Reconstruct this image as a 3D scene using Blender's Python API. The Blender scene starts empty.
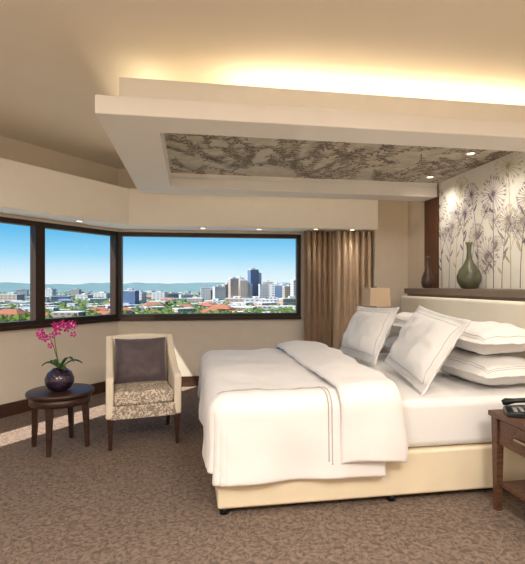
import bpy, bmesh, math, random
from mathutils import Vector, Matrix, noise
random.seed(7)
scene=bpy.context.scene
scene.view_settings.view_transform='Standard'
scene.view_settings.look='None'
scene.view_settings.exposure=0.1

def L(c):
    return tuple(((x/255)/12.92 if x/255<=0.04045 else ((x/255+0.055)/1.055)**2.4) for x in c)+(1,)

# ---------------- materials ----------------
def newmat(name):
    m=bpy.data.materials.new(name); m.use_nodes=True
    nt=m.node_tree; b=nt.nodes['Principled BSDF']; return m,nt,b
def coords(nt,scale=(1,1,1),kind='Object'):
    tc=nt.nodes.new('ShaderNodeTexCoord'); mp=nt.nodes.new('ShaderNodeMapping')
    mp.inputs['Scale'].default_value=scale
    nt.links.new(tc.outputs[kind],mp.inputs['Vector']); return mp.outputs['Vector']
def mat(name,col,rough=0.6,var=0.06,nscale=8,bump=0.0,bscale=200,metal=0,spec=0.3,emis=None,es=0,sheen=0,col2=None):
    m,nt,b=newmat(name)
    v=coords(nt)
    n=nt.nodes.new('ShaderNodeTexNoise'); n.inputs['Scale'].default_value=nscale; n.inputs['Detail'].default_value=4
    nt.links.new(v,n.inputs['Vector'])
    r=nt.nodes.new('ShaderNodeValToRGB')
    c=L(col)
    if col2: a,d=L(col2),c
    else:
        a=tuple(x*(1-var) for x in c[:3])+(1,); d=tuple(min(1,x*(1+var)) for x in c[:3])+(1,)
    r.color_ramp.elements[0].color=a; r.color_ramp.elements[1].color=d
    r.color_ramp.elements[0].position=0.3; r.color_ramp.elements[1].position=0.7
    nt.links.new(n.outputs['Fac'],r.inputs['Fac']); nt.links.new(r.outputs['Color'],b.inputs['Base Color'])
    b.inputs['Roughness'].default_value=rough; b.inputs['Metallic'].default_value=metal
    b.inputs['Specular IOR Level'].default_value=spec
    if sheen: b.inputs['Sheen Weight'].default_value=sheen
    if emis:
        b.inputs['Emission Color'].default_value=L(emis); b.inputs['Emission Strength'].default_value=es
    if bump:
        n2=nt.nodes.new('ShaderNodeTexNoise'); n2.inputs['Scale'].default_value=bscale
        nt.links.new(v,n2.inputs['Vector'])
        bp=nt.nodes.new('ShaderNodeBump'); bp.inputs['Strength'].default_value=bump; bp.inputs['Distance'].default_value=0.01
        nt.links.new(n2.outputs['Fac'],bp.inputs['Height']); nt.links.new(bp.outputs['Normal'],b.inputs['Normal'])
    return m
def damask(name,c1,c2,scale,rough=0.8,thr=0.5,soft=0.14,dist=0.12,amp=0.22):
    m,nt,b=newmat(name)
    v=coords(nt)
    n=nt.nodes.new('ShaderNodeTexNoise'); n.inputs['Scale'].default_value=scale*0.6; n.inputs['Detail'].default_value=2
    nt.links.new(v,n.inputs['Vector'])
    mx=nt.nodes.new('ShaderNodeMixRGB'); mx.blend_type='LINEAR_LIGHT'; mx.inputs['Fac'].default_value=dist
    nt.links.new(v,mx.inputs['Color1']); nt.links.new(n.outputs['Color'],mx.inputs['Color2'])
    vo=nt.nodes.new('ShaderNodeTexVoronoi'); vo.feature='SMOOTH_F1'; vo.inputs['Scale'].default_value=scale
    vo.inputs['Smoothness'].default_value=0.3
    nt.links.new(mx.outputs['Color'],vo.inputs['Vector'])
    mt=nt.nodes.new('ShaderNodeMath'); mt.operation='SINE'
    ml=nt.nodes.new('ShaderNodeMath'); ml.operation='MULTIPLY'; ml.inputs[1].default_value=18
    nt.links.new(vo.outputs['Distance'],ml.inputs[0]); nt.links.new(ml.outputs[0],mt.inputs[0])
    n3=nt.nodes.new('ShaderNodeTexNoise'); n3.inputs['Scale'].default_value=scale*4; n3.inputs['Detail'].default_value=6
    nt.links.new(v,n3.inputs['Vector'])
    ad=nt.nodes.new('ShaderNodeMath'); ad.operation='MULTIPLY_ADD'; ad.inputs[1].default_value=amp
    nt.links.new(mt.outputs[0],ad.inputs[0]); nt.links.new(n3.outputs['Fac'],ad.inputs[2])
    r=nt.nodes.new('ShaderNodeValToRGB'); e=r.color_ramp.elements
    e[0].position=thr-soft; e[0].color=L(c1); e[1].position=thr+soft; e[1].color=L(c2)
    nt.links.new(ad.outputs[0],r.inputs['Fac']); nt.links.new(r.outputs['Color'],b.inputs['Base Color'])
    b.inputs['Roughness'].default_value=rough; b.inputs['Specular IOR Level'].default_value=0.15
    bp=nt.nodes.new('ShaderNodeBump'); bp.inputs['Strength'].default_value=0.25; bp.inputs['Distance'].default_value=0.01
    nt.links.new(n3.outputs['Fac'],bp.inputs['Height']); nt.links.new(bp.outputs['Normal'],b.inputs['Normal'])
    return m
def wood(name,c1,c2,scale=(3,30,30),rough=0.35):
    m,nt,b=newmat(name); v=coords(nt,scale)
    n=nt.nodes.new('ShaderNodeTexNoise'); n.inputs['Scale'].default_value=2; n.inputs['Detail'].default_value=6; n.inputs['Distortion'].default_value=0.6
    nt.links.new(v,n.inputs['Vector'])
    r=nt.nodes.new('ShaderNodeValToRGB'); r.color_ramp.elements[0].color=L(c1); r.color_ramp.elements[1].color=L(c2)
    r.color_ramp.elements[0].position=0.35; r.color_ramp.elements[1].position=0.65
    nt.links.new(n.outputs['Fac'],r.inputs['Fac']); nt.links.new(r.outputs['Color'],b.inputs['Base Color'])
    b.inputs['Roughness'].default_value=rough; return m
def hazed(name,c1,c2,scale,haze=(190,206,216),facade=False,hmax=0.85):
    m,nt,b=newmat(name)
    g=nt.nodes.new('ShaderNodeNewGeometry')
    n=nt.nodes.new('ShaderNodeTexNoise'); n.inputs['Scale'].default_value=scale; n.inputs['Detail'].default_value=3
    nt.links.new(g.outputs['Position'],n.inputs['Vector'])
    r=nt.nodes.new('ShaderNodeValToRGB'); r.color_ramp.elements[0].color=L(c1); r.color_ramp.elements[1].color=L(c2)
    r.color_ramp.elements[0].position=0.38; r.color_ramp.elements[1].position=0.62
    nt.links.new(n.outputs['Fac'],r.inputs['Fac'])
    src=r.outputs['Color']
    if facade:
        sx=nt.nodes.new('ShaderNodeSeparateXYZ'); nt.links.new(g.outputs['Position'],sx.inputs[0])
        ad=nt.nodes.new('ShaderNodeMath'); ad.operation='ADD'; nt.links.new(sx.outputs['X'],ad.inputs[0]); nt.links.new(sx.outputs['Y'],ad.inputs[1])
        cb=nt.nodes.new('ShaderNodeCombineXYZ'); nt.links.new(ad.outputs[0],cb.inputs['X']); nt.links.new(sx.outputs['Z'],cb.inputs['Y'])
        br=nt.nodes.new('ShaderNodeTexBrick'); br.offset=0; br.inputs['Scale'].default_value=1
        br.inputs['Brick Width'].default_value=5; br.inputs['Row Height'].default_value=4; br.inputs['Mortar Size'].default_value=1.25
        br.inputs['Color1'].default_value=L((100,118,140)); br.inputs['Color2'].default_value=L((125,140,160))
        nt.links.new(cb.outputs[0],br.inputs['Vector']); nt.links.new(src,br.inputs['Mortar']); src=br.outputs['Color']
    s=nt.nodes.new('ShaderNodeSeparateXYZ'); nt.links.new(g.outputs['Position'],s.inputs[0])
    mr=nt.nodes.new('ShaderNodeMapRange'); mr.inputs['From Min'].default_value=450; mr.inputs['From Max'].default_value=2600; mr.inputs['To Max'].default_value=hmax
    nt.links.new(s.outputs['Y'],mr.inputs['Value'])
    mx=nt.nodes.new('ShaderNodeMixRGB'); nt.links.new(mr.outputs[0],mx.inputs['Fac']); nt.links.new(src,mx.inputs['Color1']); mx.inputs['Color2'].default_value=L(haze)  # aerial haze painted into the base colour, stronger with distance along Y
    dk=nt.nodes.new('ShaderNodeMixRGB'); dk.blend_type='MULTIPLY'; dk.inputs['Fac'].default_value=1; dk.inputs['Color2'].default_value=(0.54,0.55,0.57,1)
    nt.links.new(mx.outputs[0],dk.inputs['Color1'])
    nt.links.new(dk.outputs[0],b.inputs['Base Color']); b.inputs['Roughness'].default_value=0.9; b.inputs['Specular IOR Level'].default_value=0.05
    return m

M={}
M['wall']=mat('wall_paint',(228,217,202),0.85,0.02)
M['ceil']=mat('ceiling_paint',(240,229,210),0.9,0.015,2)
M['white']=mat('canopy_paint',(245,240,232),0.8,0.01)
M['carpet']=damask('carpet_damask',(94,80,71),(134,117,105),10,0.95,0.5,0.22,0.3,0.12)
M['frame']=mat('window_frame_bronze',(52,38,30),0.4,0.1)
M['base']=wood('baseboard_wood',(62,40,30),(84,58,44))
M['dark']=wood('dark_walnut',(44,26,20),(66,42,32))
M['walnut']=wood('nightstand_wood',(72,46,34),(104,70,52))
M['redwood']=wood('panel_wood',(78,44,30),(106,64,46),(20,20,2))
M['linen']=mat('white_linen',(236,233,231),0.85,0.015,5,0.08,120,sheen=0.1)
M['linen2']=mat('white_duvet',(235,231,230),0.8,0.015,4,0.08,90,sheen=0.1)
M['stitch']=mat('grey_embroidery',(176,169,166),0.8,0.05)
M['bedbase']=mat('cream_leather',(234,218,190),0.5,0.03,6,0.05,60)
M['headb']=mat('cream_headboard',(238,229,212),0.6,0.02)
M['ledge']=mat('taupe_ledge',(128,112,98),0.5,0.06)
M['chairc']=mat('cream_upholstery',(230,218,198),0.75,0.03,6,0.06,150)
M['chaird']=damask('grey_damask_fabric',(150,136,124),(220,206,188),16,0.8,0.52)
M['cush']=mat('slate_cushion',(86,74,80),0.5,0.12,14,0.08,80,sheen=0.4)
M['curt1']=mat('brown_curtain',(160,132,106),0.5,0.1,5,sheen=0.2)
M['curt2']=mat('bronze_satin_curtain',(214,188,158),0.38,0.08,5,sheen=0.2,spec=0.6)
M['colm']=mat('column_paint',(222,208,190),0.8,0.02)
M['paper']=mat('silver_wallpaper',(238,233,224),0.55,0.04,6)
M['paperc']=mat('silver_ceiling_paper',(214,206,190),0.5,0.12,10,col2=(192,182,164))
M['ink1']=mat('wallpaper_ink_brown',(160,147,147),0.6,0.2,20)
M['ink2']=mat('wallpaper_ink_plum',(132,118,132),0.6,0.2,20)
M['ink3']=mat('wallpaper_ink_ochre',(198,186,152),0.6,0.2,20)
M['ink4']=mat('ceiling_ink',(142,130,116),0.6,0.25,14)
M['vaseg']=mat('olive_glaze',(92,92,72),0.25,0.3,9,spec=0.6)
M['vaseb']=mat('brown_glaze',(72,50,38),0.3,0.3,9,spec=0.6)
M['pot']=mat('plum_ceramic',(42,26,50),0.12,0.3,12,spec=0.8)
M['leaf']=mat('orchid_leaf',(60,96,40),0.4,0.2,20)
M['stem']=mat('orchid_stem',(92,110,56),0.5,0.1)
M['petal']=mat('orchid_petal',(186,40,130),0.5,0.2,40)
M['petalc']=mat('orchid_centre',(236,190,210),0.5,0.1)
M['shade']=mat('lamp_shade',(206,180,152),0.8,0.03,emis=(225,190,150),es=0.05)
M['metal']=mat('brushed_metal',(170,160,150),0.3,0.05,metal=1)
M['black']=mat('black_plastic',(22,22,24),0.3,0.1)
M['grey']=mat('grey_buttons',(150,150,150),0.5,0.05)
M['bulb']=mat('downlight_lens',(255,245,225),0.5,0,emis=(255,232,196),es=6)
M['trimw']=mat('downlight_trim',(235,230,220),0.4,0.02)
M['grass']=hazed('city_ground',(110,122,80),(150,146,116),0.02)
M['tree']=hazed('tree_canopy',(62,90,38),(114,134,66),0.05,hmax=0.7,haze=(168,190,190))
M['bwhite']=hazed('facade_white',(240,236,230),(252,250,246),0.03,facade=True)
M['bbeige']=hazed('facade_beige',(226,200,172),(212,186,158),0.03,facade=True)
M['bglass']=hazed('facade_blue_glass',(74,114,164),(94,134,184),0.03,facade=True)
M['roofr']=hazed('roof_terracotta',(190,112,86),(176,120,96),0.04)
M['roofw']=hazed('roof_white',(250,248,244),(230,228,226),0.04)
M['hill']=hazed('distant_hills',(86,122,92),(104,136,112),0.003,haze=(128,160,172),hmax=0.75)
m,nt,b=newmat('window_glass'); nt.nodes.remove(b)
tr=nt.nodes.new('ShaderNodeBsdfTransparent'); gl=nt.nodes.new('ShaderNodeBsdfGlossy'); gl.inputs['Roughness'].default_value=0.02
mxs=nt.nodes.new('ShaderNodeMixShader'); mxs.inputs[0].default_value=0.01
nt.links.new(tr.outputs[0],mxs.inputs[1]); nt.links.new(gl.outputs[0],mxs.inputs[2]); nt.links.new(mxs.outputs[0],nt.nodes['Material Output'].inputs[0])
M['glass']=m

# ---------------- helpers ----------------
def link(o,parent=None):
    scene.collection.objects.link(o)
    if parent: o.parent=parent
    return o
def mesh_obj(name,bm,mats,parent=None,smooth=False):
    bmesh.ops.recalc_face_normals(bm,faces=bm.faces)
    me=bpy.data.meshes.new(name); bm.to_mesh(me); bm.free()
    for k in (mats if isinstance(mats,list) else [mats]): me.materials.append(M[k])
    if smooth:
        for p in me.polygons: p.use_smooth=True
    return link(bpy.data.objects.new(name,me),parent)
def empty(name,loc=(0,0,0),rot=0):
    e=bpy.data.objects.new(name,None); e.location=loc; e.rotation_euler=(0,0,rot); e.empty_display_size=0.1
    return link(e)
def addbox(bm,x0,x1,y0,y1,z0,z1,mi=0,mtx=None):
    vs=[bm.verts.new((x,y,z)) for z in (z0,z1) for x,y in ((x0,y0),(x1,y0),(x1,y1),(x0,y1))]
    if mtx: 
        for v in vs: v.co=mtx@v.co
    for f in ((3,2,1,0),(4,5,6,7),(0,1,5,4),(1,2,6,5),(2,3,7,6),(3,0,4,7)):
        fc=bm.faces.new([vs[i] for i in f]); fc.material_index=mi
    return vs
def box(name,x0,x1,y0,y1,z0,z1,m,parent=None,bev=0,seg=3,mtx=None):
    bm=bmesh.new(); addbox(bm,x0,x1,y0,y1,z0,z1,0,mtx)
    o=mesh_obj(name,bm,m,parent,smooth=bev>0)
    if bev:
        md=o.modifiers.new('b','BEVEL'); md.width=bev; md.segments=seg; md.limit_method='ANGLE'
        o.modifiers.new('w','WEIGHTED_NORMAL')
    return o
def prism(name,pts,z0,z1,m,parent=None,bev=0):
    bm=bmesh.new()
    a=[bm.verts.new((x,y,z0)) for x,y in pts]; c=[bm.verts.new((x,y,z1)) for x,y in pts]
    n=len(pts); bm.faces.new(a); bm.faces.new(c)
    for i in range(n): bm.faces.new((a[i],a[(i+1)%n],c[(i+1)%n],c[i]))
    o=mesh_obj(name,bm,m,parent)
    if bev:
        md=o.modifiers.new('b','BEVEL'); md.width=bev; md.segments=2
    return o
def wbox(name,P,Q,s0,s1,t0,t1,z0,z1,m,parent=None,bev=0):
    P=Vector(P);Q=Vector(Q); d=(Q-P).normalized(); n=Vector((-d.y,d.x))
    pts=[P+d*s0+n*t0,P+d*s1+n*t0,P+d*s1+n*t1,P+d*s0+n*t1]
    return prism(name,[(p.x,p.y) for p in pts],z0,z1,m,parent,bev)
def lathe(name,prof,m,parent=None,loc=(0,0,0),n=40):
    bm=bmesh.new(); rings=[]
    for r,z in prof:
        rings.append([bm.verts.new((loc[0]+r*math.cos(2*math.pi*i/n),loc[1]+r*math.sin(2*math.pi*i/n),loc[2]+z)) for i in range(n)])
    for a,c in zip(rings,rings[1:]):
        for i in range(n): bm.faces.new((a[i],a[(i+1)%n],c[(i+1)%n],c[i]))
    bm.faces.new(rings[0][::-1]); bm.faces.new(rings[-1])
    return mesh_obj(name,bm,m,parent,True)
def addtube(bm,pts,rad,n=8,mi=0):
    pts=[Vector(p) for p in pts]; rings=[]
    for i,p in enumerate(pts):
        t=(pts[min(i+1,len(pts)-1)]-pts[max(i-1,0)]).normalized()
        u=t.orthogonal().normalized() if i==0 else (u-t*u.dot(t)).normalized()
        w=t.cross(u); r=rad[i] if isinstance(rad,(list,tuple)) else rad
        rings.append([bm.verts.new(p+(u*math.cos(2*math.pi*k/n)+w*math.sin(2*math.pi*k/n))*r) for k in range(n)])
    for a,c in zip(rings,rings[1:]):
        for k in range(n): f=bm.faces.new((a[k],a[(k+1)%n],c[(k+1)%n],c[k])); f.material_index=mi
    bm.faces.new(rings[0][::-1]).material_index=mi; bm.faces.new(rings[-1]).material_index=mi
def tube(name,pts,rad,m,parent=None,n=8):
    bm=bmesh.new(); addtube(bm,pts,rad,n); return mesh_obj(name,bm,m,parent,True)
def tleg(name,x,y,z0,z1,r0,r1,m,parent,dx=0,dy=0):
    bm=bmesh.new()
    a=[bm.verts.new((x+dx+sx*r0,y+dy+sy*r0,z0)) for sx,sy in ((-1,-1),(1,-1),(1,1),(-1,1))]
    c=[bm.verts.new((x+sx*r1,y+sy*r1,z1)) for sx,sy in ((-1,-1),(1,-1),(1,1),(-1,1))]
    bm.faces.new(a[::-1]); bm.faces.new(c)
    for i in range(4): bm.faces.new((a[i],a[(i+1)%4],c[(i+1)%4],c[i]))
    return mesh_obj(name,bm,m,parent)

# ---------------- room shell ----------------
ZC=2.76; X0=-3.2; XW=2.8; YR=-2.0
P0=(X0,3.1); PB=(-0.9,5.87); PC=(2.95,5.76)
outline=[(X0-0.1,YR-0.1),(XW+0.1,YR-0.1),(XW+0.1,5.85),(2.95,5.86),(-0.94,5.97),(X0-0.1,3.14)]
prism('floor',outline,-0.1,0,'carpet')
prism('ceiling',outline,ZC,ZC+0.1,'ceil')
box('wall_right',XW,XW+0.12,YR,5.86,0,ZC,'colm')
box('wall_rear',X0,XW,YR-0.12,YR,0,ZC,'wall')
box('wall_left',X0-0.12,X0,YR,3.1,0,ZC,'wall')
SZ,TZ=0.88,1.965
def dist(a,b): return (Vector(a)-Vector(b)).length
LB=dist(P0,PB); LC=dist(PB,PC)
wl=empty('wall_bay')
wbox('below_sill',P0,PB,0,LB,0,0.14,0,SZ,'wall',wl)
wbox('above_window',P0,PB,0,LB,0,0.14,TZ,ZC,'wall',wl)
wbox('pier',P0,PB,0,0.25,0,0.14,SZ,TZ,'wall',wl)
wk=empty('wall_back')
RW=2.34
wbox('below_sill',PB,PC,-0.06,LC,0,0.14,0,SZ,'wall',wk)
wbox('above_window',PB,PC,-0.06,LC,0,0.14,TZ,ZC,'wall',wk)
wbox('pier',PB,PC,RW,LC,0,0.14,SZ,TZ,'wall',wk)
def window(name,P,Q,s0,s1,fw=0.05):
    e=empty(name)
    wbox('sill_frame',P,Q,s0,s1,-0.02,0.08,SZ,SZ+fw,'frame',e)
    wbox('head_frame',P,Q,s0,s1,-0.02,0.08,TZ-fw,TZ,'frame',e)
    wbox('jamb_1',P,Q,s0,s0+fw,-0.02,0.08,SZ+fw,TZ-fw,'frame',e)
    wbox('jamb_2',P,Q,s1-fw,s1,-0.02,0.08,SZ+fw,TZ-fw,'frame',e)
    wbox('glass_pane',P,Q,s0+fw,s1-fw,0.03,0.036,SZ+fw,TZ-fw,'glass',e)
def s_at(x): return (x-P0[0])/ (PB[0]-P0[0])*LB
sm=s_at(-1.575)
window('window_1',P0,PB,0.25,sm)
window('window_2',P0,PB,sm,LB-0.0,0.055)
window('window_3',PB,PC,0.0,RW,0.05)
wbox('trim_1',P0,PB,0.25,LB,-0.05,-0.02,SZ-0.03,SZ+0.005,'frame')
wbox('trim_2',PB,PC,0.04,RW,-0.05,-0.02,SZ-0.03,SZ+0.005,'frame')
wbox('baseboard_bay',P0,PB,0,LB-0.01,-0.02,-0.001,0,0.13,'base')
wbox('baseboard_back',PB,PC,0.01,3.22,-0.02,-0.001,0,0.13,'base')
box('baseboard_left',X0+0.001,X0+0.02,YR,3.1,0,0.13,'base')
box('baseboard_rear',X0+0.03,XW-0.03,YR+0.001,YR+0.02,0,0.13,'base')
bulk=prism('ceiling_bulkhead',[(X0+0.01,3.1),(-0.905,5.865),(2.345,5.77),(2.345,5.39),(-0.72,5.49),(-2.91,2.86),(X0+0.01,2.86)],2.0,2.44,'white',bev=0.006)
box('wall_column',2.35,XW-0.002,5.49,5.76,0,ZC,'colm')
box('wall_panel_timber',XW-0.03,XW-0.001,4.72,5.02,0,2.3,'redwood')

# ---------------- canopy ----------------
cx0,cy0,cy1=-0.55,2.74,5.03; ix0,iy0,iy1=-0.2,3.03,4.73; zc0,zc1=2.30,2.41
can=empty('ceiling_canopy')
XE=XW-0.032
bm=bmesh.new()
def plan(pts,z0,z1,bm):
    a=[bm.verts.new((x,y,z0)) for x,y in pts]; c=[bm.verts.new((x,y,z1)) for x,y in pts]; n=len(pts)
    bm.faces.new(a); bm.faces.new(c)
    for i in range(n): bm.faces.new((a[i],a[(i+1)%n],c[(i+1)%n],c[i]))
plan([(cx0,cy0),(XE,cy0),(XE,iy0),(ix0,iy0),(ix0,iy1),(XE,iy1),(XE,cy1),(cx0,cy1)],zc0,zc1,bm)
o=mesh_obj('rim',bm,'white',can); md=o.modifiers.new('b','BEVEL'); md.width=0.006; md.segments=2
bm=bmesh.new()
tx0,ty0,ty1=-0.44,2.92,4.86; TT=2.60
plan([(tx0,ty0),(XE,ty0),(XE,ty0+0.03),(tx0+0.03,ty0+0.03),(tx0+0.03,ty1-0.03),(XE,ty1-0.03),(XE,ty1),(tx0,ty1)],zc1,TT,bm)
mesh_obj('upper_tier',bm,'white',can)
bm=bmesh.new()
addbox(bm,ix0-0.02,XE,iy0-0.02,iy0,zc1,2.455); addbox(bm,ix0-0.02,XE,iy1,iy1+0.02,zc1,2.455); addbox(bm,ix0-0.02,ix0,iy0,iy1,zc1,2.455)
mesh_obj('recess_sides',bm,'white',can)
box('patterned_inset',ix0-0.02,XE,iy0-0.02,iy1+0.02,2.455,2.475,'paperc',can)
box('canopy_deck',tx0+0.03,XE,ty0+0.03,ty1-0.03,2.48,2.50,'white',can)

class Ink:
    def __init__(s,f): s.bm=bmesh.new(); s.f=f; s.k=0
    def poly(s,pts,mi=0):
        s.k=(s.k+1)%40
        try: s.bm.faces.new([s.bm.verts.new(s.f(x,y,s.k*0.00004)) for x,y in pts]).material_index=mi
        except ValueError: pass
    def line(s,pts,w0,w1,mi=0):
        n=len(pts); Lf=[];R=[]
        for i,(x,y) in enumerate(pts):
            a=pts[max(i-1,0)]; b=pts[min(i+1,n-1)]; dx,dy=b[0]-a[0],b[1]-a[1]; l=math.hypot(dx,dy) or 1
            w=(w0+(w1-w0)*i/(n-1))/2; Lf.append((x-dy/l*w,y+dx/l*w)); R.append((x+dy/l*w,y-dx/l*w))
        for i in range(n-1): s.poly([Lf[i],Lf[i+1],R[i+1],R[i]],mi)
    def leaf(s,x,y,a,l,w,mi=0):
        up=[(t,w*math.sin(math.pi*t**0.8)) for t in (0,.25,.5,.75,1)]; dn=[(t,-h) for t,h in up[1:-1]][::-1]
        c,sn=math.cos(a),math.sin(a)
        s.poly([(x+l*p*c-q*sn,y+l*p*sn+q*c) for p,q in up+dn],mi)
    def disc(s,x,y,r,mi=0,n=7): s.poly([(x+r*math.cos(2*math.pi*i/n),y+r*math.sin(2*math.pi*i/n)) for i in range(n)],mi)
    def umbel(s,x,y,r,mi=0,n=22,lw=0.003):
        for i in range(n):
            a=2*math.pi*i/n+random.uniform(-.08,.08); rr=r*random.uniform(.75,1.0)
            ex,ey=x+rr*math.cos(a),y+rr*math.sin(a)
            s.line([(x,y),(ex,ey)],lw,lw*0.7,mi)
            for da in (-.5,0,.5): s.line([(ex,ey),(ex+r*.2*math.cos(a+da),ey+r*.2*math.sin(a+da))],lw,lw*.6,mi)
            s.disc(ex,ey,r*.045,mi)
        s.disc(x,y,r*.16,mi)
def clamp_in(x0,x1,y0,y1,f):
    return lambda x,y,k: f(min(max(x,x0),x1),min(max(y,y0),y1),k)
py0,py1,pz0,pz1=2.2,4.70,1.27,2.45
hw=empty('wallpaper_panel')
box('panel_board',XW-0.03,XW-0.001,py0,py1,1.266,pz1,'paper',hw)
ink=Ink(clamp_in(py0,py1,pz0,pz1,lambda x,y,k:(XW-0.0305-k,x,y)))
random.seed(11)
x=py0+0.1; i=0
while x<py1-0.03:
    h=[0.95,0.55,0.8,1.05,0.66,0.9,0.35][i%7]+random.uniform(-.05,.05); mi=[1,0,1,2,0,1,0][i%7]
    bend=random.uniform(-.12,.12); pts=[(x+bend*(t**2),pz0+h*t) for t in [j/10 for j in range(11)]]
    ink.line(pts,0.011,0.006,mi)
    ink.umbel(pts[-1][0],pts[-1][1],random.uniform(.10,.17),mi,26,0.0046)
    for t in range(2,10):
        if random.random()<.75:
            a=math.pi/2+random.choice((-1,1))*random.uniform(.45,.9)
            ink.leaf(pts[t][0],pts[t][1],a,random.uniform(.07,.15),.012,[mi,2][random.random()<.3])
    if random.random()<.7:
        t=random.randint(3,7); sd=random.choice((-1,1)); q=[(pts[t][0]+sd*.14*s_**1.3,pts[t][1]+.26*s_) for s_ in (0,.25,.5,.75,1)]
        ink.line(q,.007,.005,mi); ink.umbel(q[-1][0],q[-1][1],.07,mi,18,.0038)
    x+=random.uniform(.10,.15); i+=1
mesh_obj('thistle_print',ink.bm,['ink1','ink2','ink3'],hw)
random.seed(5)
ink=Ink(clamp_in(ix0,XE,iy0,iy1,lambda x,y,k:(x,y,2.453-k)))
for i in range(130):
    x=random.uniform(ix0,XE); y=random.uniform(iy0-.1,iy1); a=random.uniform(-.9,.9)+math.pi/2*random.choice((0.9,1,1.1,-1)); l=random.uniform(.3,.65); cv=random.uniform(-.8,.8)
    pts=[]; px,py=x,y
    for t in range(9): pts.append((px,py)); px+=l/8*math.cos(a+cv*t/8); py+=l/8*math.sin(a+cv*t/8)
    ink.line(pts,.009,.005)
    for t in range(1,8):
        for sd in (-1,1):
            if random.random()<.85: ink.leaf(pts[t][0],pts[t][1],a+cv*t/8+sd*random.uniform(.5,.9),random.uniform(.04,.1),.011)
    if i%3==0: ink.umbel(pts[-1][0],pts[-1][1],random.uniform(.05,.09),0,14,.004)
mesh_obj('branch_print',ink.bm,'ink4',can)

# ---------------- downlights ----------------
def downlight(x,y,z,power,size=55,blend=0.8,col=(1,0.92,0.80)):
    e=empty('downlight',(x,y,z))
    lathe('trim_ring',[(0.045,0),(0.045,-0.006),(0.03,-0.006),(0.03,0)],'trimw',e,n=24)
    lathe('lens',[(0.028,-0.001),(0.028,-0.005)],'bulb',e,n=20)
    if power:
        ld=bpy.data.lights.new('downlight_bulb','SPOT'); ld.energy=power; ld.spot_size=math.radians(size*2); ld.spot_blend=blend; ld.color=col; ld.shadow_soft_size=0.04
        lo=bpy.data.objects.new('bulb_light',ld); lo.location=(0,0,-0.02); link(lo,e)
for x,y in ((-2.45,4.0-0.35),(-1.78,4.52),(-1.2,5.18),(0.15,5.58),(0.85,5.58),(1.55,5.46),(2.02,5.44)):
    downlight(x,y,2.0,6,40)
for x,y in ((2.52,4.45),(2.42,3.6),(2.42,2.75+.33)):
    downlight(x,y,2.452,20,75,1.0)
for x in (-2.2,-0.6,1.0,2.2):  # out-of-view ceiling downlights, added as general room fill
    for y in (-1.2,0.4,1.7):
        downlight(x,y,ZC,30,75)
def strip(name,x,y,z,sx,sy,power,col=(1,0.86,0.63)):
    ld=bpy.data.lights.new(name,'AREA'); ld.shape='RECTANGLE'; ld.size=sx; ld.size_y=sy; ld.energy=power; ld.color=col
    o=bpy.data.objects.new(name,ld); o.location=(x,y,z); o.rotation_euler=(math.pi,0,0); link(o)
strip('cove_light',1.5,ty0+0.28,2.51,2.5,0.2,10)
strip('cove_light',1.2,ty1-0.16,2.51,3.0,0.08,6)
strip('cove_light',tx0+0.16,3.9,2.51,0.05,1.6,2.5)
for x in (-1.6,0.9):  # soft panels added behind the camera as fill light
    f=empty('fill_light_panel',(x,-0.4,ZC))
    box('frame',-0.5,0.5,-0.5,0.5,-0.03,-0.001,'trimw',f)
    ld=bpy.data.lights.new('fill_lamp','AREA'); ld.size=0.95; ld.energy=84; ld.color=(1,0.95,0.88)
    lo=bpy.data.objects.new('fill_lamp',ld); lo.location=(0,0,-0.035); link(lo,f)

# ---------------- curtains ----------------
def curtain(name,x0,x1,y,m,n,amp,seed):
    random.seed(seed); bm=bmesh.new(); cols=[]; N=n*12
    ph=[random.uniform(.7,1.3) for _ in range(n+2)]
    for i in range(N+1):
        t=i/N; k=t*n; a=ph[int(k)]*(1-(k%1))+ph[int(k)+1]*(k%1)
        col=[]
        for j in range(9):
            z=0.012+1.98*j/8
            col.append(bm.verts.new((x0+(x1-x0)*t+0.012*math.sin(k*2*math.pi*2+j*.3),y+amp*a*math.sin(2*math.pi*k+0.15*math.sin(j*.8)),z)))
        cols.append(col)
    for a,c in zip(cols,cols[1:]):
        for j in range(8): bm.faces.new((a[j],c[j],c[j+1],a[j+1]))
    o=mesh_obj(name,bm,m,None,True); md=o.modifiers.new('s','SOLIDIFY'); md.thickness=0.004
curtain('curtain',1.44,1.80,5.62,'curt1',5,0.035,1)
curtain('curtain',1.81,2.31,5.57,'curt2',6,0.045,2)

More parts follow.
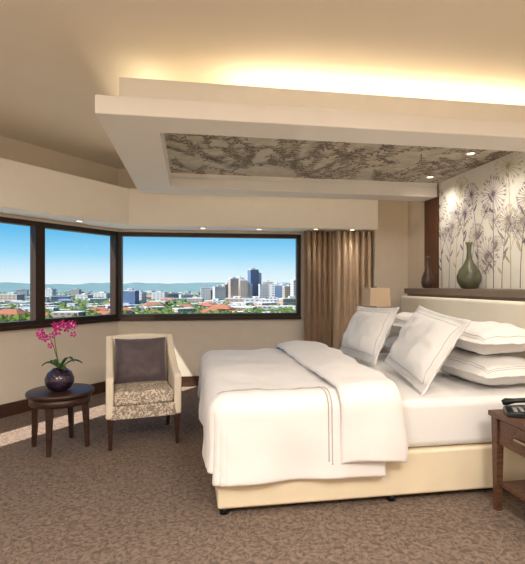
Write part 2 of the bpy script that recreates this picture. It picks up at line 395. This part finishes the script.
# ---------------- bed ----------------
bed=empty('bed')
BX0,BX1,BY0,BY1=0.15,2.38,2.54,4.42
box('upholstered_base',BX0,BX1,BY0-0.01,BY1+0.01,0.035,0.30,'bedbase',bed,0.018)
for i,(x,y) in enumerate(((0.19,2.57),(1.2,2.57),(2.3,2.57),(0.23,4.35),(1.2,4.35),(2.3,4.35))):
    lathe('foot_%d'%(i+1),[(0.028,0),(0.028,0.04)],'black',bed,(x,y,0),20)
box('mattress',BX0,BX1,BY0,BY1,0.305,0.60,'linen',bed,0.05,5)
wr=0.085
def wrap(p,q,top,amp=0.05,gap=0.0,seed=0):
    ax0,ay0,ay1=BX0-0.03-gap+wr,BY0-0.03-gap+wr,BY1+0.03+gap-wr
    cx=max(p,ax0); cy=min(max(q,ay0),ay1); ox,oy=p-cx,q-cy
    l=math.hypot(ox,oy)
    wz=0.020*noise.noise(Vector((p*2.2+seed,q*2.2,0)))+0.014*noise.noise(Vector((p*5+seed+q*2,q*4-p,3)))+0.005*noise.noise(Vector((p*14,q*14,5)))
    if l<1e-6: return Vector((cx,cy,top+wz))
    dx,dy=ox/l,oy/l; m=max(abs(ox),abs(oy))
    if m<wr*math.pi/2: an=m/wr; out=wr*math.sin(an); dn=wr*(1-math.cos(an))
    else: out=wr; dn=wr+m-wr*math.pi/2
    s=cx*abs(dy)+cy*abs(dx)+0.35*math.atan2(abs(dx),abs(dy))
    f=dn/0.45
    out+=amp*f*(0.4+0.45*math.sin(s*8+seed)+0.18*math.sin(s*17+1+seed*2))+0.010*noise.noise(Vector((s*4,dn*5,seed)))*min(1,dn*8)
    return Vector((cx+dx*out,cy+dy*out,top-dn+wz*(1-min(1,f))))
def drape(name,p0,p1,q0,q1,top,m,thick=0.02,amp=0.05,gap=0,seed=0,puff=0,skew=0,N=60,Mq=120,hem=0.0):
    bm=bmesh.new(); g=[]
    for i in range(N+1):
        row=[]
        for j in range(Mq+1):
            t=i/N; q=q0+(q1-q0)*j/Mq
            p=p0+(p1-p0)*t+ (skew*(q-3)*t) + hem*noise.noise(Vector((q*3,seed,t)))*(t**2)
            pf=puff*math.sqrt(max(0,math.sin(math.pi*t)))
            v=wrap(p,q,top,amp,gap+pf,seed)
            if puff: v.z+=pf*(1 if v.z>top-0.1 else 0.0)
            row.append(bm.verts.new(v))
        g.append(row)
    for a,c in zip(g,g[1:]):
        for j in range(Mq): bm.faces.new((a[j],c[j],c[j+1],a[j+1]))
    o=mesh_obj(name,bm,m,bed,True)
    md=o.modifiers.new('s','SOLIDIFY'); md.thickness=thick; md.offset=1
    md=o.modifiers.new('u','SUBSURF'); md.levels=1; md.render_levels=1
    return o
TOP=0.645
drape('duvet',BX0-0.03-0.36,1.12,BY0-0.45,BY1+0.38,TOP,'linen2',0.025,0.034,0.0,0)
drape('duvet_fold',0.86,1.25,BY0-0.43,BY1+0.3,TOP+0.03,'linen2',0.03,0.045,0.028,4,puff=0.03,skew=0.06,N=24,hem=0.07)
for k in range(2):
    dd=0.10+0.02*k
    a=[wrap(0.0+(0.80-.02*k)*i/40,BY0+dd,TOP+0.027,0.034,0.0) for i in range(41)]
    b_=[wrap(0.80-.02*k,BY0+dd-0.53*i/40,TOP+0.027,0.034,0.026) for i in range(1,40)]
    tube('embroidery_%d'%(k+1),a+b_,0.0026,'stitch',bed,6)

hb=empty('headboard')
box('padded_panel',2.40,2.50,1.7,4.9,0.30,1.175,'headb',hb,0.03,4)
box('plinth',2.42,2.50,1.7,4.9,0,0.30,'walnut',hb)
box('ledge_carcass',2.50,2.768,1.7,4.92,0,1.20,'ledge',hb)
box('ledge_top',2.47,2.768,1.68,4.94,1.20,1.262,'ledge',hb,0.006)

def pillow(name,w,h,t,mtx,m='linen',flange=0.0,seed=0,line=False):
    bm=bmesh.new(); N=30; top=[];bot=[]
    def pt(a,b,s):
        fx=1-flange/(w/2); fy=1-flange/(h/2)
        aa=min(1,abs(a)/fx); bb=min(1,abs(b)/fy)
        th=t/2*((1-aa**3.2)*(1-bb**3.2))**0.55
        x=w/2*a*(1-.055*(1-b*b)*a*a); y=h/2*b*(1-.055*(1-a*a)*b*b)
        nz=noise.noise(Vector((x*7+seed,y*7,seed)))*0.026*(th/(t/2))+noise.noise(Vector((x*16,y*16+seed,2)))*0.010
        return Vector((x,y,s*(th+0.004)+nz))
    for i in range(N+1):
        top.append([bm.verts.new(pt(-1+2*i/N,-1+2*j/N,1)) for j in range(N+1)])
        bot.append([bm.verts.new(pt(-1+2*i/N,-1+2*j/N,-1)) for j in range(N+1)])
    for i in range(N):
        for j in range(N):
            bm.faces.new((top[i][j],top[i+1][j],top[i+1][j+1],top[i][j+1])); bm.faces.new((bot[i][j],bot[i][j+1],bot[i+1][j+1],bot[i+1][j]))
    for j in range(N):
        bm.faces.new((top[0][j],top[0][j+1],bot[0][j+1],bot[0][j])); bm.faces.new((top[N][j],bot[N][j],bot[N][j+1],top[N][j+1]))
        bm.faces.new((top[j][0],bot[j][0],bot[j+1][0],top[j+1][0])); bm.faces.new((top[j][N],top[j+1][N],bot[j+1][N],bot[j][N]))
    ms=[m]
    if line:
        ms.append('stitch'); n0=40
        for e in (0.05,0.062):
            fa=1-e/(w/2); fb=1-e/(h/2)
            loop=[(-fa+2*fa*i/n0,-fb) for i in range(n0)]+[(fa,-fb+2*fb*i/n0) for i in range(n0)]+[(fa-2*fa*i/n0,fb) for i in range(n0)]+[(-fa,fb-2*fb*i/n0) for i in range(n0+1)]
            addtube(bm,[pt(a,b,1)+Vector((0,0,0.0008)) for a,b in loop],0.0017,5,1)
    for v in bm.verts: v.co=mtx@v.co
    return mesh_obj(name,bm,ms,None,True)
def pm(loc,yaw=0,lean=0,roll=0):
    base=Matrix(((0,0,-1,0),(-1,0,0,0),(0,1,0,0),(0,0,0,1)))
    return Matrix.Translation(loc)@Matrix.Rotation(yaw,4,'Z')@Matrix.Rotation(lean,4,'Y')@Matrix.Rotation(roll,4,'X')@base
flat=lambda loc,yaw=0,tx=0,ty=0: Matrix.Translation(loc)@Matrix.Rotation(yaw,4,'Z')@Matrix.Rotation(tx,4,'X')@Matrix.Rotation(ty,4,'Y')
pillow('pillow',0.54,0.82,0.20,flat((2.09,2.98,0.715),0.03),seed=1,flange=.035,line=True)
pillow('pillow',0.54,0.84,0.20,flat((2.09,2.98,0.925),-0.04),seed=3,flange=.045,line=True)
pillow('pillow',0.52,0.80,0.20,flat((2.10,3.95,0.715),0.0),seed=4,flange=.035)
pillow('pillow',0.52,0.82,0.20,flat((2.10,3.95,0.925),0.03),seed=6,flange=.045,line=True)
pillow('pillow_sham',0.92,0.56,0.18,pm((1.66,3.06,0.865),-0.12,math.radians(31),0.07),seed=8,flange=.05,line=True)
pillow('pillow_sham',0.82,0.52,0.18,pm((1.59,3.93,0.865),0.04,math.radians(26),-0.03),seed=9,flange=.05,line=True)

# ---------------- nightstands ----------------
def nightstand(x,y,w=0.56,d=0.50,h=0.56):
    e=empty('nightstand',(x,y,0))
    for i,(sx,sy) in enumerate(((0,0),(0,1),(1,0),(1,1))):
        tleg('leg_%d'%(i+1),0.025+sx*(w-0.05),0.025+sy*(d-0.05),0,h-0.03,0.016,0.024,'walnut',e)
    box('top',-0.012,w+0.0,-0.012,d+0.012,h-0.03,h,'walnut',e,0.004)
    box('drawer_box',0.03,w-0.01,0.03,d-0.03,h-0.19,h-0.031,'dark',e)
    box('drawer_front',0.012,0.03,0.055,d-0.055,h-0.18,h-0.04,'walnut',e,0.003)
    box('drawer_pull',-0.004,0.012,d/2-0.06,d/2+0.06,h-0.115,h-0.10,'metal',e,0.003)
    box('shelf',0.03,w-0.02,0.03,d-0.03,0.14,0.165,'walnut',e,0.003)
    return e
nightstand(1.73,1.88,0.62,0.50,0.57)
nightstand(1.82,4.50,0.56,0.38,0.57)
tp=empty('telephone',(1.855,2.265,0.571),math.radians(-120))
bm=bmesh.new()
vs=[(-.09,-.1,0),(.09,-.1,0),(.09,.1,0),(-.09,.1,0),(-.085,-.095,.022),(.085,-.095,.022),(.085,.095,.05),(-.085,.095,.05)]
v=[bm.verts.new(q) for q in vs]
for f in ((3,2,1,0),(4,5,6,7),(0,1,5,4),(1,2,6,5),(2,3,7,6),(3,0,4,7)): bm.faces.new([v[i] for i in f])
o=mesh_obj('body',bm,'black',tp); md=o.modifiers.new('b','BEVEL'); md.width=0.006; md.segments=2
tube('handset',[(-.06,-.105,.042),(-.06,-.085,.050),(-.06,-.04,.060),(-.06,.03,.070),(-.06,.085,.070),(-.06,.105,.062)],[.014,.021,.014,.014,.021,.016],'black',tp,12)
bm=bmesh.new()
for i in range(3):
    for j in range(4):
        xx=-.01+i*.03; yy=-.06+j*.03; zz=.022+(yy+.095)/.19*.028; addbox(bm,xx,xx+.02,yy,yy+.018,zz,zz+.006)
mesh_obj('keypad',bm,'grey',tp)
np_=empty('notepad',(1.86,1.92,0.571),0.1)
box('paper_block',0,.1,0,.14,0,.008,'linen',np_); tube('pen',[(.02,.03,.013),(.08,.11,.013)],.004,'black',np_)
lp=empty('table_lamp',(2.02,4.70,0.571))
lathe('base',[(0.06,0),(0.06,0.015),(0.05,0.02)],'metal',lp)
lathe('stem',[(0.012,0.015),(0.012,0.2),(0.03,0.24),(0.035,0.3),(0.03,0.36),(0.012,0.4),(0.010,0.52)],'metal',lp,n=20)
lathe('finial',[(0.008,0.515),(0.01,0.70),(0.014,0.71),(0.006,0.72)],'metal',lp,n=16)
bm=bmesh.new(); hw_=0.118
o_=[(-1,-1),(1,-1),(1,1),(-1,1)]
A=[bm.verts.new((hw_*a,hw_*c,.5)) for a,c in o_]; B=[bm.verts.new((hw_*.94*a,hw_*.94*c,.695)) for a,c in o_]
for i in range(4): bm.faces.new((A[i],A[(i+1)%4],B[(i+1)%4],B[i]))
o=mesh_obj('shade',bm,'shade',lp); md=o.modifiers.new('s','SOLIDIFY'); md.thickness=0.004
bm=bmesh.new(); addbox(bm,-.11,.11,-.003,.003,.51,.516); addbox(bm,-.003,.003,-.11,.11,.51,.516); mesh_obj('shade_spider',bm,'metal',lp)
ld=bpy.data.lights.new('lamp_bulb','POINT'); ld.energy=0.6; ld.color=(1,.8,.55); ld.shadow_soft_size=.03
lo=bpy.data.objects.new('lamp_bulb',ld); lo.location=(0.03,0,.6); link(lo,lp)

v1=empty('bottle_vase',(2.64,3.95,1.263))
lathe('body',[(0.05,0),(0.075,0.01),(0.108,0.07),(0.112,0.12),(0.09,0.18),(0.05,0.235),(0.026,0.29),(0.02,0.36),(0.024,0.42),(0.034,0.445),(0.026,0.445),(0.015,0.40)],'vaseg',v1)
v2=empty('bottle_vase',(2.64,4.72,1.263))
lathe('body',[(0.035,0),(0.055,0.01),(0.068,0.06),(0.062,0.12),(0.035,0.19),(0.018,0.25),(0.014,0.33),(0.022,0.36),(0.014,0.36),(0.01,0.32)],'vaseb',v2)

# ---------------- armchair ----------------
ac=empty('armchair',(-0.41,3.98,0),math.radians(10))
W=0.29
box('seat_frame',-W+.03,W-.03,-0.26,0.26,0.26,0.34,'chairc',ac,0.02)
box('seat_cushion',-W+.055,W-.055,-0.285,0.20,0.335,0.455,'chaird',ac,0.035,5)
box('front_rail',-W+.03,W-.03,-0.275,-0.25,0.235,0.34,'chaird',ac,0.008)
bm=bmesh.new()
NX,NZ=16,12
def backpt(a,t,s):
    z=0.30+0.555*t-0.02*a*a*t
    y=0.19+0.12*t+s*(0.045-0.012*t)-0.035*a*a
    return (a*(W-0.005+0.005*t),y,z)
F=[[bm.verts.new(backpt(-1+2*i/NX,j/NZ,-1)) for j in range(NZ+1)] for i in range(NX+1)]
B=[[bm.verts.new(backpt(-1+2*i/NX,j/NZ,1)) for j in range(NZ+1)] for i in range(NX+1)]
for i in range(NX):
    for j in range(NZ):
        bm.faces.new((F[i][j],F[i+1][j],F[i+1][j+1],F[i][j+1])); bm.faces.new((B[i][j],B[i][j+1],B[i+1][j+1],B[i+1][j]))
    bm.faces.new((F[i][NZ],F[i+1][NZ],B[i+1][NZ],B[i][NZ])); bm.faces.new((F[i][0],B[i][0],B[i+1][0],F[i+1][0]))
for j in range(NZ):
    bm.faces.new((F[0][j],F[0][j+1],B[0][j+1],B[0][j])); bm.faces.new((F[NX][j],B[NX][j],B[NX][j+1],F[NX][j+1]))
o=mesh_obj('backrest',bm,'chairc',ac,True); md=o.modifiers.new('b','BEVEL'); md.width=0.02; md.segments=4; md.limit_method='ANGLE'
prof=[(-0.275,0.24),(-0.285,0.53),(-0.275,0.565),(-0.24,0.58),(-0.12,0.60),(0.0,0.64),(0.10,0.70),(0.19,0.79),(0.25,0.84),(0.30,0.84),(0.27,0.60),(0.22,0.24)]
for k,sx in enumerate((-1,1)):
    bm=bmesh.new(); x1,x2=sx*(W-0.055),sx*(W+0.005)
    a=[bm.verts.new((x1,y,z)) for y,z in prof]; c=[bm.verts.new((x2,y,z)) for y,z in prof]; n=len(prof)
    bm.faces.new(a); bm.faces.new(c)
    for i in range(n): bm.faces.new((a[i],a[(i+1)%n],c[(i+1)%n],c[i]))
    o=mesh_obj('arm_%d'%(k+1),bm,'chairc',ac,True); md=o.modifiers.new('b','BEVEL'); md.width=0.018; md.segments=4; md.limit_method='ANGLE'; md.angle_limit=math.radians(50)
    o.modifiers.new('w','WEIGHTED_NORMAL')
for k,(x,y,dx,dy) in enumerate(((-W+.03,-.25,-.0,-.01),(W-.03,-.25,.0,-.01),(-W+.04,.2,-.0,.06),(W-.04,.2,.0,.06))):
    tleg('leg_%d'%(k+1),x,y,0,0.245,0.013,0.024,'dark',ac,dx,dy)
cm=Matrix.Translation((-0.0,0.12,0.635))@Matrix.Rotation(math.radians(90-17),4,'X')
o=pillow('throw_cushion',0.44,0.40,0.13,cm,'cush',seed=12); o.parent=ac

# ---------------- side table + orchid ----------------
st=empty('side_table',(-1.03,3.83,0))
lathe('top',[(0.235,0.425),(0.252,0.43),(0.255,0.445),(0.252,0.455),(0.245,0.458)],'dark',st,n=64)
lathe('apron',[(0.225,0.36),(0.23,0.362),(0.23,0.425),(0.20,0.425)],'dark',st,n=64)
for k in range(4):
    a=math.radians(-8+90*k); x,y=.195*math.cos(a),.195*math.sin(a)
    tleg('leg_%d'%(k+1),x,y,0,0.40,0.014,0.026,'dark',st,.018*math.cos(a),.018*math.sin(a))
orc=empty('potted_orchid',(-1.03,3.80,0.459))
lathe('pot',[(0.05,0),(0.085,0.02),(0.108,0.065),(0.11,0.10),(0.09,0.145),(0.06,0.168),(0.052,0.175),(0.045,0.17)],'pot',orc)
def leafmesh(name,ang,l,w,h,parent):
    bm=bmesh.new(); rows=[]
    for i in range(9):
        t=i/8; ww=w*math.sin(math.pi*min(1,t*.92+.08))**.7; r=l*t; z=0.165+h*math.sin(t*2.2)-0.03*t
        row=[]
        for s in (-1,-.5,0,.5,1):
            row.append(bm.verts.new((r*math.cos(ang)-s*ww*math.sin(ang),r*math.sin(ang)+s*ww*math.cos(ang),z+abs(s)*.008)))
        rows.append(row)
    for a,c in zip(rows,rows[1:]):
        for j in range(4): bm.faces.new((a[j],a[j+1],c[j+1],c[j]))
    o=mesh_obj(name,bm,'leaf',parent,True); md=o.modifiers.new('s','SOLIDIFY'); md.thickness=.003
for k,(a,l,h) in enumerate(((0.1,.17,.09),(3.3,.13,.08),(-1.0,.12,.05),(1.9,.13,.05),(2.6,.10,.09),(-.4,.13,.12))):
    leafmesh('leaf_%d'%(k+1),a,l,.026,h,orc)
def bez(pts,n=18):
    out=[]
    for i in range(n+1):
        t=i/n; q=[Vector(p) for p in pts]
        while len(q)>1: q=[q[j].lerp(q[j+1],t) for j in range(len(q)-1)]
        out.append(q[0])
    return out
s1=bez([(0,0,.15),(-.02,0,.35),(-.10,-.02,.55),(0.03,-.04,.56),(.12,-.06,.48)])
s2=bez([(0.01,0.01,.15),(-.04,.01,.30),(-.06,.02,.42),(-.10,.0,.50),(-.13,-.04,.42)])
tube('flower_stem_1',s1,[.004-.002*i/18 for i in range(19)],'stem',orc); tube('flower_stem_2',s2,[.004-.002*i/18 for i in range(19)],'stem',orc)
bm=bmesh.new(); random.seed(3)
def flower(c,nrm,s):
    nrm=Vector(nrm).normalized(); q=nrm.to_track_quat('Z','Y').to_matrix().to_4x4(); rz=Matrix.Rotation(random.uniform(0,6),4,'Z')
    for k in range(5):
        a=2*math.pi*k/5; w=.62 if k in(1,4) else .42
        ctr=bm.verts.new(Matrix.Translation(c)@q@rz@Vector((0,0,0)))
        ring=[]
        for i in range(9):
            t=-1+2*i/8; r=s*(1-0.35*t*t) if abs(t)<.99 else s*.45
            aa=a+t*w; ring.append(bm.verts.new(Matrix.Translation(c)@q@rz@Vector((r*math.cos(aa),r*math.sin(aa),.004*math.cos(t*3)))))
        for i in range(8): bm.faces.new((ctr,ring[i],ring[i+1])).material_index=0
    r=bmesh.ops.create_icosphere(bm,subdivisions=1,radius=s*.22,matrix=Matrix.Translation(Vector(c)+nrm*.006))
    for v in r['verts']:
        for f in v.link_faces: f.material_index=1
for sp,rng in ((s1,(8,10,11,12,13,14,15,16,17,18)),(s2,(8,11,13,15,17))):
    for i in rng:
        flower(sp[i]+Vector((random.uniform(-.03,.03),random.uniform(-.035,.0),random.uniform(-.03,.03))),(random.uniform(-.7,.7),-1,random.uniform(-.4,.5)),random.uniform(.026,.036))
mesh_obj('blossoms',bm,['petal','petalc'],orc)

# ---------------- exterior city ----------------
GZ=-40
bm=bmesh.new()
vs=[bm.verts.new(p) for p in ((-6000,60,GZ),(6000,60,GZ),(6000,7000,GZ),(-6000,7000,GZ))]; bm.faces.new(vs)
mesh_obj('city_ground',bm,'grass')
bm=bmesh.new()
for (Y,h,sd) in ((2900,34,1),(3700,54,3),(5200,84,7)):
    N=220; pr=None
    for i in range(N+1):
        x=-5000+10000*i/N; z=GZ+h*(0.75+.5*noise.noise(Vector((x*.0011,sd,0)))+.16*noise.noise(Vector((x*.006,sd,0))))
        cur=(bm.verts.new((x,Y-300,GZ)),bm.verts.new((x,Y,z)),bm.verts.new((x,Y+300,GZ)))
        if pr:
            bm.faces.new((pr[0],cur[0],cur[1],pr[1])); bm.faces.new((pr[1],cur[1],cur[2],pr[2]))
        pr=cur
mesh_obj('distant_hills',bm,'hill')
def pol(az,d): a=math.radians(az); return d*math.sin(a),d*math.cos(a)
bm=bmesh.new()
TREE=5
random.seed(33)
def bld(az,d,w,dep,top,mi,rot=None,roof=True):
    x,y=pol(az,d); r=random.uniform(-.4,.4) if rot is None else rot
    mt=Matrix.Translation((x,y,0))@Matrix.Rotation(r,4,'Z')
    addbox(bm,-w/2,w/2,-dep/2,dep/2,GZ,top,mi,mt)
    if roof: addbox(bm,-w/2*1.02,w/2*1.02,-dep/2*1.02,dep/2*1.02,top,top+1.2,4,mt); addbox(bm,-w*.15,w*.2,-dep*.2,dep*.2,top+1.2,top+4,0,mt)
for k in range(640):
    u=random.random(); d=1/(1/460-u*(1/460-1/2200)); az=random.uniform(-60,22)
    s=random.uniform(9,22)*(1+.0005*d); hh=random.uniform(6,15)
    x,y=pol(az,d); r=random.uniform(-.5,.5); mt=Matrix.Translation((x,y,0))@Matrix.Rotation(r,4,'Z')
    mi=random.choice((0,0,1,2)); addbox(bm,-s/2,s/2,-s*.35,s*.35,GZ,GZ+hh,0 if mi!=1 else 1,mt)
    if random.random()<.28:
        a=[bm.verts.new(mt@Vector(p)) for p in ((-s*.55,-s*.4,GZ+hh),(s*.55,-s*.4,GZ+hh),(s*.55,s*.4,GZ+hh),(-s*.55,s*.4,GZ+hh))]; c=[bm.verts.new(mt@Vector(p)) for p in ((-s*.25,0,GZ+hh+s*.18),(s*.25,0,GZ+hh+s*.18))]
        for f in ((a[0],a[1],c[1],c[0]),(a[2],a[3],c[0],c[1]),(a[1],a[2],c[1]),(a[3],a[0],c[0])): bm.faces.new(f).material_index=3
    else: addbox(bm,-s/2,s/2,-s*.35,s*.35,GZ+hh,GZ+hh+1,4,mt)
for t in ((-7.3,700,22,16,-8,2),(-6.2,720,16,16,-11,0),(-3.8,900,26,18,-14,0),(-2.2,1000,30,18,-18,1),(-.6,950,24,18,-20,0),
          (1.9,880,18,16,-5,0),(2.7,900,17,15,-9,1),(3.6,870,22,16,-3,0),(4.6,900,18,16,1,1),(5.4,860,16,14,12,1),(6.1,880,16,14,14,0),(6.7,850,14,12,9,1),(7.3,860,14,12,2,0),
          (7.9,900,17,16,31,2),(8.5,905,14,12,24,0),(9.2,850,16,14,2,0),(9.9,870,20,14,6,1),(10.7,820,22,14,2,0),(11.6,800,24,14,0,2),(12.6,780,24,14,-2,1),(13.4,760,16,14,8,0),(14.4,760,20,14,10,1),
          (0.6,760,26,16,-22,1),(3.1,700,30,16,-24,0),(5.8,690,34,16,-20,1),(8.2,680,32,16,-20,0),(10.4,660,36,16,-21,0),(12.9,650,36,16,-19,1),
          (-10.5,1100,34,20,-18,0),(-12.5,1000,28,20,-20,0),(-15,900,30,20,-20,2),(-17.5,850,34,20,-20,0),(-20,900,34,20,-16,1),(-16.2,1300,26,18,-10,0),(-13.4,1400,24,18,-12,1),(-19,1300,26,18,-12,0)):
    bld(t[0],t[1],t[2],t[3],t[4],t[5])
for az,w in ((6.6,70),(9.2,80),(12.0,80)): bld(az,545,w*.8,18,-28,0,-math.radians(az),True)
for az,w in ((-13.5,40),(-18.5,46),(2.5,30)): bld(az,600,w*.8,16,-30,0,-math.radians(az),True)
random.seed(21)
ico=bmesh.new(); bmesh.ops.create_icosphere(ico,subdivisions=1,radius=1); iv=[v.co.copy() for v in ico.verts]; iF=[[v.index for v in f.verts] for f in ico.faces]; ico.free()
for k in range(4600):
    u=random.random(); d=1/(1/430-u*(1/430-1/2400)); az=random.uniform(-60,24); x,y=pol(az,d)
    r=random.uniform(4.5,8)*(1+.0006*d); hh=random.uniform(7,12)
    nv=[bm.verts.new((x+c.x*r*random.uniform(.85,1.15),y+c.y*r,GZ+hh*.6+c.z*hh*random.uniform(.6,.8))) for c in iv]
    for f in iF: bm.faces.new([nv[i] for i in f]).material_index=TREE
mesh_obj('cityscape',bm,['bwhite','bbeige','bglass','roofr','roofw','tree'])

# ---------------- sun & sky ----------------
ld=bpy.data.lights.new('sun','SUN'); ld.energy=11.0; ld.angle=math.radians(0.6); ld.color=(1,.94,.84)
so=bpy.data.objects.new('sun',ld); d=Vector((1,0.30,-1.22)).normalized(); so.rotation_euler=d.to_track_quat('-Z','Y').to_euler(); so.location=(-20,-10,30); link(so)
w=bpy.data.worlds.new('sky'); scene.world=w; w.use_nodes=True; nt=w.node_tree; bg=nt.nodes['Background']
tc=nt.nodes.new('ShaderNodeTexCoord'); sp=nt.nodes.new('ShaderNodeSeparateXYZ'); r=nt.nodes.new('ShaderNodeValToRGB')
nt.links.new(tc.outputs['Generated'],sp.inputs[0]); nt.links.new(sp.outputs['Z'],r.inputs['Fac']); nt.links.new(r.outputs['Color'],bg.inputs['Color'])
e=r.color_ramp.elements
e[0].position=0.0; e[0].color=L((220,232,236)); e[1].position=1.0; e[1].color=L((70,130,205))
for p,c in ((.03,(196,224,236)),(.065,(142,204,234)),(.11,(94,178,224)),(.3,(84,160,220))):
    k=e.new(p); k.color=L(c)
bg.inputs['Strength'].default_value=1.1

# ---------------- camera ----------------
cd=bpy.data.cameras.new('camera'); cd.sensor_fit='HORIZONTAL'; cd.sensor_width=36; cd.lens=36*450/525; cd.shift_y=0.0055; cd.clip_end=20000; cd.clip_start=0.05
co=bpy.data.objects.new('camera',cd); co.location=(0,0,1.3); co.rotation_euler=(math.pi/2,0,math.radians(-9.1)); link(co)
scene.camera=co
